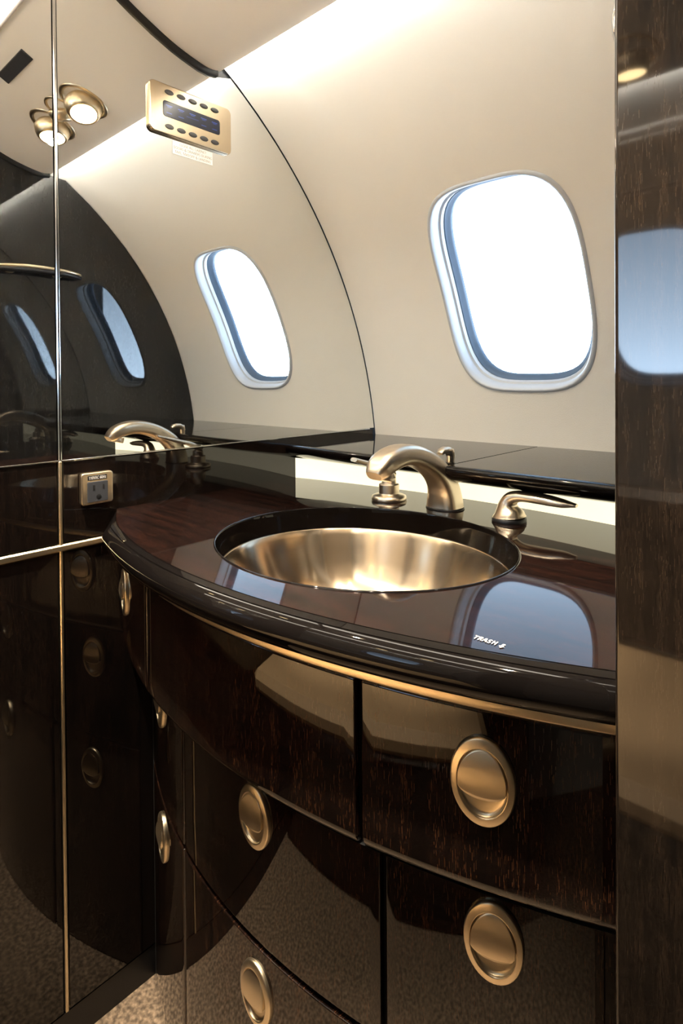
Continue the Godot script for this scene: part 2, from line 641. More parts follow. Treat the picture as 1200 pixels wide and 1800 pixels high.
const SEAM := -1.725
func build_bulkheads() -> void:
	var wl := thing("wall_left", Vector3(MX - 0.15, FLOOR, WZ), "dark bulkhead that carries the mirror and glossy wood panels", "", "", "structure")
	var s := MB.new()
	s.box(Vector3(MX - 0.17, -0.4, WZ), Vector3(0.25, 9.2, 10.2))
	part(wl, "core", s, M.gap)
	for d in [[-5.26, SEAM - 0.019, -1.185, -0.592, "panel"], [SEAM + 0.019, 1.0, -1.185, -0.592, "panel"], [-3.6, SEAM - 0.019, -4.62, -1.245, "panel"], [SEAM + 0.019, 1.0, -4.62, -1.245, "panel"], [1.02, 4.2, -4.62, 3.4, "panel"]]:
		var b := MB.new()
		b.slab(PackedVector3Array([Vector3(MX - 0.045, d[2], d[0]), Vector3(MX - 0.045, d[2], d[1]), Vector3(MX - 0.045, d[3], d[1]), Vector3(MX - 0.045, d[3], d[0])]), Vector3.RIGHT, 0.045, 0.006)
		part(wl, "panel", b, M.panel)
	var kb := MB.new()
	kb.box(Vector3(MX - 0.03, FLOOR + 0.125, -1.0), Vector3(0.05, 0.25, 6.0))
	part(wl, "kick_strip", kb, M.black)
	# ceiling gasket where the bulkheads meet the ceiling panel
	for x in [[MX, 0.03, "trim_2", "dark gasket between the mirror and the ceiling panel"], [BX, -0.03, "trim_3", "dark gasket between the second bulkhead and the ceiling panel"]]:
		var g := MB.new()
		var rows := [PackedVector3Array(), PackedVector3Array(), PackedVector3Array()]
		for k in 60:
			var z := lerpf(2.1, -3.12, k / 59.0)
			var y := ceil_y(z)
			var x1: float = x[0] + x[1]
			rows[0].append(Vector3(x[0], y - 0.055, z)); rows[1].append(Vector3(x1, y - 0.05, z)); rows[2].append(Vector3(x1, y + 0.01, z))
		g.grid(rows)
		single(x[2], g, M.black, x[3], "", "", "structure")
	for d in [[-99.0, SEAM - 0.019, "tall mirror with an arched edge along the cream side wall"], [SEAM + 0.019, 1.0, "mirror panel beyond the vertical chrome seam"]]:
		var b := MB.new()
		var pts := section(d[0], d[1], -0.578)
		for k in pts.size():
			pts[k].x = MX - 0.03
		b.slab(pts, Vector3.RIGHT, 0.03)
		single("mirror", b, M.mirror, d[2], "mirror")
	# vertical seam and brass bands on the bulkhead
	for d in [[-0.585, 3.1, "trim_4", "thin chrome seam strip between the two mirrors", M.chrome], [-4.62, -0.585, "trim_5", "thin brass seam strip between the lower wood panels", M.brass]]:
		var b := MB.new()
		b.box(Vector3(MX - 0.005, (d[0] + d[1]) / 2, SEAM), Vector3(0.035, d[1] - d[0], 0.024), 0.006)
		single(d[2], b, d[4], d[3], "", "", "structure")
	var gb := MB.new()
	gb.box(Vector3(MX - 0.004, -1.215, (-2.16 + 1.0) / 2), Vector3(0.045, 0.05, 3.16), 0.01)
	single("trim_6", gb, M.brass, "brass band running along the left bulkhead at counter edge height", "", "", "structure")
	var mb2 := MB.new()
	mb2.box(Vector3(MX - 0.008, -0.585, -2.1), Vector3(0.028, 0.012, 6.2), 0.003)
	single("trim_7", mb2, M.chrome, "thin chrome line under the bottom edge of the mirrors", "", "", "structure")
	# second bulkhead
	var br := thing("wall_right", Vector3(BX, FLOOR, -2.0), "dark glossy wood bulkhead at the end of the vanity", "", "", "structure")
	for q in [1, -1]:
		var pts := PackedVector3Array()
		var zin := -1.99 if q == 1 else 2 * WZ + 1.99 + 0.1
		var k2 := 30
		pts.append(Vector3(BX2, FLOOR, zin))
		for k in 20:
			var z := lerpf(-1.99, -3.13, k / 19.0)
			pts.append(Vector3(BX2, ceil_y(z) - 0.02, z if q == 1 else 2 * WZ - z))
		for k in k2 + 1:
			var y := lerpf(2.70, FLOOR, float(k) / k2)
			var z := -hull_z(y, WR - 0.01)
			pts.append(Vector3(BX2, y, WZ + z if q == 1 else WZ - z))
		var b := MB.new()
		b.slab(pts, Vector3.LEFT, BX2 - BX)
		part(br, "panel", b, M.charcoal)
		# rounded end post
		var c := MB.new()
		var rows := []
		var r := 0.014
		var zf := -1.92
		for yy in [FLOOR, 3.3]:
			var row := PackedVector3Array()
			row.append(Vector3(BX - 0.004, yy, -2.02))
			for k in 7:
				var a := PI / 2 * k / 6.0
				row.append(Vector3(BX - 0.004 + r - r * cos(a), yy, zf - r + r * sin(a)))
			for k in 7:
				var a := PI / 2 * k / 6.0
				row.append(Vector3(BX2 + 0.004 - r + r * sin(a), yy, zf - r + r * cos(a)))
			row.append(Vector3(BX2 + 0.004, yy, -2.02))
			if q == -1:
				for j in row.size():
					row[j].z = 2 * WZ - row[j].z
			rows.append(row)
		c.grid(rows)
		part(br, "end_post", c, M.post)

# ---- ledge and glowing strip behind the counter
func strip_z(x: float) -> float:
	return -4.225 + 0.062 * (x + 2.6) * (x + 2.6)

func build_ledge() -> void:
	for d in [[MX + 0.005, -2.41, -3.86, 0.10, "glossy black window ledge section beside the mirror"], [-2.395, BX - 0.005, -3.70, 0.13, "glossy black window ledge section beside the dark bulkhead"]]:
		var m := MB.new()
		var n := 26
		var prof := [Vector2(-1.60, -0.655), Vector2(-0.05, -0.655), Vector2(-0.015, -0.660), Vector2(0.0, -0.675), Vector2(0.002, -0.70), Vector2(-0.012, -0.722), Vector2(-0.03, -0.735), Vector2(-0.06, -0.76), Vector2(-0.13, -0.79), Vector2(-0.22, -0.805), Vector2(-0.6, -0.805)]
		var rows := []
		for k in n + 1:
			var x := lerpf(d[0], d[1], float(k) / n)
			var zf: float = d[2]
			if d[1] < -2.0:
				zf = -3.84 - 0.045 * pow(maxf(-3.2 - x, 0.0), 2.0) - 0.05 * pow(maxf(x + 2.9, 0.0), 2.0)
			var row := PackedVector3Array()
			for p in prof:
				var z: float = zf + p.x
				if p.x < -1.0:
					z = WZ - hull_z(-0.655, WR + 0.02)
				row.append(Vector3(x, p.y, z))
			rows.append(row)
		m.grid(rows)
		for k in [0, n]:
			m.poly(rows[k], Vector3.LEFT if k == 0 else Vector3.RIGHT)
		single("window_ledge", m, M.lacquer, d[4], "ledge")
	var o := thing("strip_light", Vector3(-2.5, -1.0, -4.2), "glowing cream light strip between the counter and the ledge", "light strip")
	var f := MB.new()
	var rows := [PackedVector3Array(), PackedVector3Array()]
	for k in 25:
		var x := lerpf(MX + 0.004, BX - 0.004, k / 24.0)
		rows[0].append(Vector3(x, -1.0, strip_z(x))); rows[1].append(Vector3(x, -0.80, strip_z(x)))
	f.grid(rows)
	part(o, "diffuser", f, M.strip)
	var h := MB.new()
	var hr := [PackedVector3Array(), PackedVector3Array(), PackedVector3Array(), PackedVector3Array()]
	for k in 25:
		var x := lerpf(MX + 0.004, BX - 0.004, k / 24.0)
		hr[0].append(Vector3(x, -1.0, strip_z(x) - 0.005)); hr[1].append(Vector3(x, -1.0, strip_z(x) - 0.12)); hr[2].append(Vector3(x, -0.80, strip_z(x) - 0.12)); hr[3].append(Vector3(x, -0.80, strip_z(x) - 0.005))
	h.grid(hr)
	part(o, "housing", h, M.black)
	for k in 8:
		var x0 := lerpf(MX, BX, k / 8.0)
		var x1 := lerpf(MX, BX, (k + 1) / 8.0)
		var a := Vector3(x0, -0.90, strip_z(x0)); var b := Vector3(x1, -0.90, strip_z(x1))
		var nn := (a - b).cross(Vector3.UP).normalized()
		area(o, "strip_lamp", (a + b) / 2 + nn * 0.006, nn, Vector2(a.distance_to(b), 0.195), Color(1.0, 0.94, 0.80), 0.0005)

func area(root: Node3D, called: String, at: Vector3, towards: Vector3, size: Vector2, c: Color, e: float) -> void:
	var l := AreaLight3D.new()
	l.name = called
	root.add_child(l, true)
	l.area_size = size * U
	l.area_normalize_energy = true
	l.light_color = c
	l.light_energy = e
	l.shadow_enabled = true
	l.area_range = 6.0
	l.position = P(at.x, at.y, at.z) - root.position
	l.basis = Basis.looking_at(towards, Vector3.UP if absf(towards.y) < 0.95 else Vector3.RIGHT)

# ---- counter with sink
const SCX := -2.385
const SCZ := -2.735
const SRX := 0.962
const SRZ := 0.835
func ell(k: float, y: float, n := 120) -> PackedVector3Array:
	var row := PackedVector3Array()
	for j in n:
		var a := TAU * j / n
		row.append(Vector3(SCX + SRX * k * cos(a), y, SCZ + SRZ * k * sin(a)))
	return row

func nose(x: float) -> float:
	return clampf((x - MX) / 0.5, 0.05, 1.0)

func build_counter() -> void:
	var o := thing("countertop", Vector3(-2.5, -1.25, -2.9), "bowed glossy dark wood vanity counter around the gold sink", "counter")
	var t := MB.new()
	# outline of the flat top, anticlockwise from the front left
	var outl := []
	for k in 41:
		var x := lerpf(MX, BX, k / 40.0)
		var p := bow(x, 0.040 * nose(x))
		outl.append(p)
	for k in range(1, 9):
		outl.append(Vector2(BX, lerpf(outl[40].y, strip_z(BX) + 0.004, k / 8.0)))
	for k in range(1, 25):
		var x := lerpf(BX, MX, k / 24.0)
		outl.append(Vector2(x, strip_z(x) + 0.004))
	for k in range(1, 9):
		outl.append(Vector2(MX, lerpf(outl[72].y, outl[0].y, k / 9.0)))
	var inner := PackedVector3Array(); var outer := PackedVector3Array(); var mid := PackedVector3Array()
	for p in outl:
		var d := Vector2(p.x - SCX, p.y - SCZ)
		var k := 1.012 / sqrt(d.x * d.x / (SRX * SRX) + d.y * d.y / (SRZ * SRZ))
		inner.append(Vector3(SCX + d.x * k, -1.0, SCZ + d.y * k))
		outer.append(Vector3(p.x, -1.0, p.y))
	t.grid([inner, outer], true)
	for k in t.uv.size():          # grain along the counter
		t.uv[k] = Vector2(t.v[k].z * 1.0, t.v[k].x)
	part(o, "top", t, M.top)
	# moulded nosing: two fine grooves, a flat band and a bullnose
	var m := MB.new()
	var seg := 90
	var groups := [
		[Vector2(0.040, -1.0), Vector2(0.0405, -1.008), Vector2(0.0445, -1.008), Vector2(0.045, -1.001)],
		[Vector2(0.045, -1.001), Vector2(0.065, -1.004), Vector2(0.082, -1.008)],
		[Vector2(0.082, -1.008), Vector2(0.0825, -1.016), Vector2(0.0865, -1.017), Vector2(0.087, -1.0105)],
		[Vector2(0.087, -1.0105), Vector2(0.104, -1.019), Vector2(0.119, -1.032), Vector2(0.131, -1.049), Vector2(0.138, -1.068), Vector2(0.14, -1.088), Vector2(0.136, -1.11), Vector2(0.125, -1.132), Vector2(0.105, -1.152), Vector2(0.078, -1.167), Vector2(0.045, -1.178), Vector2(0.0, -1.186)],
		[Vector2(0.0, -1.186), Vector2(-0.06, -1.188)]]
	for g in groups:
		var rows := []
		for p in g:
			var row := PackedVector3Array()
			for k in seg + 1:
				var x := lerpf(MX, BX, float(k) / seg)
				var q := bow(x, p.x * (nose(x) if p.x > 0 else 1.0))
				row.append(Vector3(clampf(q.x, MX, BX), p.y, q.y))
			rows.append(row)
		m.grid(rows, false, false, true)
	part(o, "nosing", m, M.lacquer)
	var b := MB.new()
	var br := []
	for p in [Vector2(-0.06, -1.188), Vector2(0.006, -1.189), Vector2(0.012, -1.197), Vector2(0.012, -1.232), Vector2(0.006, -1.24), Vector2(-0.06, -1.241)]:
		var row := PackedVector3Array()
		for k in seg + 1:
			var x := lerpf(MX, BX, float(k) / seg)
			var q := bow(x, p.x)
			row.append(Vector3(q.x, p.y, q.y))
		br.append(row)
	b.grid(br)
	part(o, "brass_band", b, M.brass, "brass band under the counter nosing")
	# lacquered well with a raised bead
	var w := MB.new()
	w.grid([ell(1.013, -1.0), ell(1.010, -0.995), ell(1.005, -0.9925), ell(1.000, -0.995), ell(0.997, -1.003), ell(0.993, -1.03), ell(0.985, -1.09), ell(0.975, -1.145)], true)
	part(o, "sink_rim", w, M.lacquer)
	var tx := lettering(o, "lettering", "TRASH", Vector3(-1.113, -0.997, -1.993), Basis(Vector3(1, 0, -0.05).normalized(), Vector3(-0.05, 0, -1).normalized(), Vector3.UP), 0.030, M.gold_print, true, 0.74)
	tx.set_meta("label", "white TRASH lettering")
	var ar := MB.new()
	var ax := -1.043
	var az := -1.990
	ar.poly(PackedVector3Array([Vector3(ax - 0.005, -0.997, az - 0.018), Vector3(ax + 0.005, -0.997, az - 0.018), Vector3(ax + 0.005, -0.997, az + 0.004), Vector3(ax - 0.005, -0.997, az + 0.004)]), Vector3.UP)
	ar.poly(PackedVector3Array([Vector3(ax - 0.012, -0.997, az + 0.002), Vector3(ax + 0.012, -0.997, az + 0.002), Vector3(ax, -0.997, az + 0.019)]), Vector3.UP)
	part(o, "arrow_mark", ar, M.gold_print)
	# basin
	var s := thing("sink_basin", Vector3(SCX, -1.75, SCZ), "brushed gold oval sink basin set under the counter", "sink")
	var bm := MB.new()
	var rows := []
	var prof := [Vector2(1.0, -1.148), Vector2(0.972, -1.146), Vector2(0.962, -1.152), Vector2(0.94, -1.19), Vector2(0.90, -1.27), Vector2(0.85, -1.37), Vector2(0.79, -1.47), Vector2(0.71, -1.56), Vector2(0.60, -1.635), Vector2(0.46, -1.685), Vector2(0.30, -1.712), Vector2(0.14, -1.724), Vector2(0.06, -1.728)]
	for p in prof:
		rows.append(ell(p.x, p.y))
	bm.grid(rows, true)
	part(s, "bowl", bm, M.basin)
	var dr := MB.new()
	dr.lathe([Vector2(0.0, 0.012), Vector2(0.06, 0.01), Vector2(0.075, 0.004), Vector2(0.078, -0.012)], Transform3D(Basis(), Vector3(SCX, -1.722, SCZ)), 30)
	part(s, "drain", dr, M.nickel)

# ---- vanity cabinet
func front(x0: float, x1: float, prof: Array, swap := false) -> MB:
	var m := MB.new()
	var seg := maxi(10, int((x1 - x0) * 22))
	var r := 0.012
	var cols := [[x0, -0.03], [x0 + 0.004, -0.006], [x0 + r, 0.0]]
	for k in range(1, seg):
		cols.append([lerpf(x0 + r, x1 - r, float(k) / seg), 0.0])
	cols.append_array([[x1 - r, 0.0], [x1 - 0.004, -0.006], [x1, -0.03]])
	var rows := []
	for p in prof:
		var row := PackedVector3Array()
		for c in cols:
			var q := bow(c[0], p.x + c[1])
			row.append(Vector3(q.x, p.y, q.y))
		rows.append(row)
	m.grid(rows, false, false, false, false, Vector2(x0 * 1.7, 0))
	return m

func latch(root: Node3D, x: float, y: float, o: float) -> void:
	var q := bow(x, o)
	var nn := Vector3(0.246 * (x + 2.5), 0, 1.0).normalized()
	var ex := Vector3.UP.cross(nn)
	var t := Transform3D(Basis(ex, Vector3.UP, nn), Vector3(q.x, y, q.y))     # local z points out of the drawer
	var hx := 0.124
	var hy := 0.170
	var m := MB.new()
	var rows := []
	# flange, bead, then the shallow cup
	for p in [Vector2(1.0, -0.01), Vector2(1.0, 0.008), Vector2(0.985, 0.015), Vector2(0.955, 0.019), Vector2(0.80, 0.024), Vector2(0.775, 0.024), Vector2(0.762, 0.020), Vector2(0.75, 0.010), Vector2(0.66, 0.007), Vector2(0.5, 0.005), Vector2(0.3, 0.004), Vector2(0.1, 0.0035), Vector2(0.001, 0.0035)]:
		var row := PackedVector3Array()
		for k in 48:
			var a := TAU * k / 48.0
			row.append(t * Vector3(cos(a) * hx * p.x, sin(a) * hy * p.x, p.y))
		rows.append(row)
	m.grid(rows, true)
	part(root, "latch_plate", m, M.brass, "satin brass oval latch plate")
	# paddle: a dome that springs from the top of the cup and ends in a curved lip
	var d := MB.new()
	var pr := []
	var ix := hx * 0.735
	var iy := hy * 0.735
	var dome := func(yd: float) -> float:
		var w := clampf((iy - yd) / (iy * 1.42), 0.0, 1.0)
		return 0.010 + 0.028 * pow(sin(w * PI * 0.66), 0.8)
	for i in 22:
		var row := PackedVector3Array()
		for j in 31:
			var u := clampf(sin(lerpf(-PI / 2, PI / 2, (j - 1) / 28.0)), -1.0, 1.0) * 0.985
			if j == 0 or j == 30:
				u = -0.99 if j == 0 else 0.99
			var yt := iy * sqrt(1.0 - u * u)
			var yl := minf(-iy * (0.04 + 0.38 * sqrt(1.0 - u * u)), yt)
			var py := lerpf(yt, yl, clampf((i - 1) / 17.0, 0.0, 1.0))
			var pz: float = dome.call(py)
			if i == 0 or j == 0 or j == 30:
				pz = 0.006
			elif i > 18:
				var w := (i - 18) / 3.0
				py += 0.016 * w
				pz = lerpf(pz, 0.005, w)
			row.append(t * Vector3(u * ix, py, pz))
		pr.append(row)
	d.grid(pr)
	part(root, "latch_paddle", d, M.brass)

func build_vanity() -> void:
	var o := thing("vanity_cabinet", Vector3(-2.5, FLOOR, -2.6), "bow-fronted dark wood vanity cabinet with oval brass latches", "cabinet")
	var c := MB.new()
	# carcass, set back behind the drawer fronts
	for d in [[-0.09, -1.243, -2.0], [-0.31, -2.0, FLOOR + 0.002]]:
		var r0 := PackedVector3Array(); var r1 := PackedVector3Array()
		for k in 41:
			var x := lerpf(MX + 0.003, BX - 0.003, k / 40.0)
			var q := bow(x, d[0])
			r0.append(Vector3(x, d[1], q.y)); r1.append(Vector3(x, d[2], q.y))
		c.grid([r0, r1])
	var u0 := PackedVector3Array(); var u1 := PackedVector3Array()
	for k in 41:
		var x := lerpf(MX + 0.003, BX - 0.003, k / 40.0)
		u0.append(Vector3(x, -1.995, bow(x, -0.07).y)); u1.append(Vector3(x, -1.995, bow(x, -0.35).y))
	c.grid([u0, u1])
	part(o, "carcass", c, M.gap)
	var g := 0.011
	var cols := [[MX + 0.004, -3.375 - g], [-3.375 + g, -1.62 - g], [-1.62 + g, BX - 0.004]]
	var lx := [-4.04, -2.475, -1.11]
	for k in 3:
		# upper row, overhanging, with a rounded lower lip
		var a := part(o, "drawer_front", front(cols[k][0], cols[k][1], [Vector2(-0.075, -1.262), Vector2(-0.04, -1.2625), Vector2(-0.033, -1.268), Vector2(-0.03, -1.276), Vector2(-0.03, -1.45), Vector2(-0.03, -1.65), Vector2(-0.03, -1.85), Vector2(-0.03, -1.925), Vector2(-0.035, -1.950), Vector2(-0.050, -1.972), Vector2(-0.075, -1.988), Vector2(-0.105, -1.997), Vector2(-0.30, -2.0)]), M.wood)
		if k != 1:
			latch(a, lx[k], -1.53, -0.03)
		var b := part(o, "drawer_front", front(cols[k][0], cols[k][1], [Vector2(-0.29, -2.02), Vector2(-0.254, -2.022), Vector2(-0.25, -2.03), Vector2(-0.25, -2.3), Vector2(-0.25, -2.7), Vector2(-0.25, -3.01), Vector2(-0.254, -3.022), Vector2(-0.29, -3.026)]), M.wood)
		latch(b, -3.93 if k == 0 else lx[k], -2.343, -0.25)
		var e := part(o, "drawer_front", front(cols[k][0], cols[k][1], [Vector2(-0.29, -3.05), Vector2(-0.254, -3.053), Vector2(-0.25, -3.062), Vector2(-0.25, -3.5), Vector2(-0.25, -4.0), Vector2(-0.25, -4.6), Vector2(-0.25, FLOOR + 0.012), Vector2(-0.29, FLOOR + 0.01)]), M.wood)
		latch(e, -3.90 if k == 0 else lx[k], -3.30, -0.25)

# ---- lamps
func build_lights() -> void:
	for s in [[-1.0, "hidden cove light along the ceiling edge above the window"], [1.0, "hidden cove light along the ceiling edge of the opposite wall"]]:
		var o := thing("cove_light", Vector3((MX + BX) / 2, 2.76, WZ + s[0] * 2.5), s[1], "cove light", "ceiling cove lights")
		var zc: float = WZ + s[0] * (3.03 + WZ)
		var h := MB.new()
		h.box(Vector3((MX + BX) / 2, 2.845, zc - s[0] * 0.03), Vector3(BX - MX - 0.02, 0.11, 0.05), 0.01)
		part(o, "housing", h, M.white)
		var d := MB.new()
		d.quad(Vector3(MX + 0.02, 2.80, zc), Vector3(BX - 0.02, 2.80, zc), Vector3(BX - 0.02, 2.885, zc), Vector3(MX + 0.02, 2.885, zc))
		part(o, "diffuser", d, M.cove)
		area(o, "cove_lamp", Vector3((MX + BX) / 2, 2.84, zc + s[0] * 0.012), Vector3(0, -0.25, s[0]).normalized(), Vector2(BX - MX - 0.1, 0.07), Color(1.0, 0.99, 0.97), 0.46)
	# broad light panels in the upper ceiling, either side of the aisle
	for s in [[1.0, "long white light panel in the ceiling on the vanity side of the aisle"], [-1.0, "long white light panel in the ceiling on the bench side of the aisle"]]:
		var o := thing("ceiling_light", Vector3((MX + BX) / 2, 3.2, WZ + s[0] * (-1.65 - WZ)), s[1], "ceiling light", "long ceiling light panels")
		var d := MB.new()
		var ra := PackedVector3Array(); var rb := PackedVector3Array()
		for k in 7:
			var z := lerpf(-1.84, -1.46, k / 6.0)
			var zz: float = WZ + s[0] * (z - WZ)
			ra.append(Vector3(MX + 0.05, ceil_y(z) - 0.014, zz)); rb.append(Vector3(BX - 0.05, ceil_y(z) - 0.014, zz))
		d.grid([ra, rb])
		part(o, "diffuser", d, M.panel_light)
		var rim := MB.new()
		for z in [-1.85, -1.45]:
			var zz: float = WZ + s[0] * (z - WZ)
			rim.box(Vector3((MX + BX) / 2, ceil_y(z) - 0.012, zz), Vector3(BX - MX - 0.08, 0.03, 0.02), 0.006)
		part(o, "frame", rim, M.white)
		var nn := Vector3(0, -1, s[0] * 0.55).normalized()
		var zc: float = WZ + s[0] * (-1.65 - WZ)
		for e in [[MX + 0.05, BX - 0.05]]:
			area(o, "panel_lamp", Vector3((e[0] + e[1]) / 2, ceil_y(-1.65) - 0.035, zc), nn, Vector2(e[1] - e[0], 0.34), Color(1.0, 0.95, 0.87), 0.10)
	# ceiling pod above the sink: two lit reading lights and an air nozzle
	var nz := Vector3(0, -1, -0.36).normalized()
	for d in [[-2.80, -2.63, "lit gold reading light in the ceiling nearest the mirror", true, Vector3(-0.40, -1, 0.15)], [-2.02, -2.63, "lit gold reading light in the ceiling nearest the dark bulkhead", true, Vector3(-0.22, -1, 0.10)], [-2.42, -2.56, "unlit gold air nozzle in the ceiling between the two reading lights", false, Vector3(0.25, -1, -0.3)], [-3.55, -0.60, "lit gold downlight in the middle of the ceiling near the mirrors", true, Vector3(0.0, -1, -0.02)], [-1.05, -0.60, "lit gold downlight in the middle of the ceiling by the doorway", true, Vector3(-0.02, -1, -0.25)], [-1.66, 1.66, "lit gold reading light over the cream bench nearest the doorway", true, Vector3(0.02, -1, 0.12)], [-2.50, 1.66, "lit gold reading light over the middle of the cream bench", true, Vector3(-0.12, -1, 0.12)]]:
		eyeball(d[0], d[1], d[2], d[3], d[4])
	var g := MB.new()
	var gy := ceil_y(-2.09)
	var tb := Transform3D(Basis(Vector3.RIGHT, -0.52), Vector3(-2.5, gy - 0.006, -2.09))
	g.box(Vector3.ZERO, Vector3(0.66, 0.02, 0.12), 0.006, tb)
	single("speaker_grille", g, M.grey, "dark grey rectangular speaker grille on the cream ceiling", "grille")

func eyeball(x: float, z: float, label: String, lit: bool, aim: Vector3) -> void:
	# beam: wide and weak over the sink, narrow over the carpet and the bench
	var power := 0.14 if z < -2.0 else (1.7 if z > 0.0 else (2.2 if x < -2.0 else 2.4))
	var cone := 62.0 if z < -2.0 else (17.0 if z > 0.0 else (30.0 if x < -2.0 else 21.0))
	var y := ceil_y(z)
	var slope := (ceil_y(z - 0.05) - ceil_y(z + 0.05)) / 0.1
	var nn := Vector3(0, -1, -slope).normalized()
	var o := thing("reading_light" if lit else "air_nozzle", Vector3(x, y - 0.1, z), label, "light" if lit else "air vent")
	var ex := nn.cross(Vector3.FORWARD).normalized()
	var tb := Transform3D(Basis(ex, nn, ex.cross(nn)), Vector3(x, y, z))
	var k := 1.35 if lit else 0.95
	var a := MB.new()
	a.lathe([Vector2(0.180, 0.0), Vector2(0.176, 0.008), Vector2(0.165, 0.011), Vector2(0.153, 0.009), Vector2(0.145, 0.0), Vector2(0.14, -0.03)].map(func(p): return p * k), tb, 40)
	part(o, "bezel", a, M.brass)
	var dir := aim.normalized()
	var e2 := dir.cross(Vector3.RIGHT).normalized()
	var tl := Transform3D(Basis(e2.cross(dir), dir, e2), Vector3(x, y, z) + nn * 0.01)
	var b := MB.new()
	b.lathe([Vector2(0.0, -0.02), Vector2(0.12, 0.0), Vector2(0.135, 0.03), Vector2(0.128, 0.07), Vector2(0.115, 0.10), Vector2(0.105, 0.115), Vector2(0.092, 0.116), Vector2(0.085, 0.10)].map(func(p): return p * k), tl, 40)
	part(o, "barrel", b, M.brass)
	var c := MB.new()
	c.lathe([Vector2(0.001, 0.124), Vector2(0.05, 0.122), Vector2(0.085, 0.117), Vector2(0.098, 0.112)].map(func(p): return p * k), tl, 30)
	part(o, "lens", c, M.lens if lit else M.black)
	if lit:
		var l := SpotLight3D.new()
		l.name = "lamp"
		o.add_child(l)
		l.light_color = Color(1.0, 0.94, 0.85)
		l.light_energy = power
		l.light_size = 0.012
		l.spot_angle = cone
		l.spot_angle_attenuation = 0.6
		l.spot_range = 6.0
		l.shadow_enabled = true
		var at := tl * Vector3(0, 0.185, 0)
		l.position = P(at.x, at.y, at.z) - o.position
		l.basis = Basis.looking_at(dir, Vector3.RIGHT)

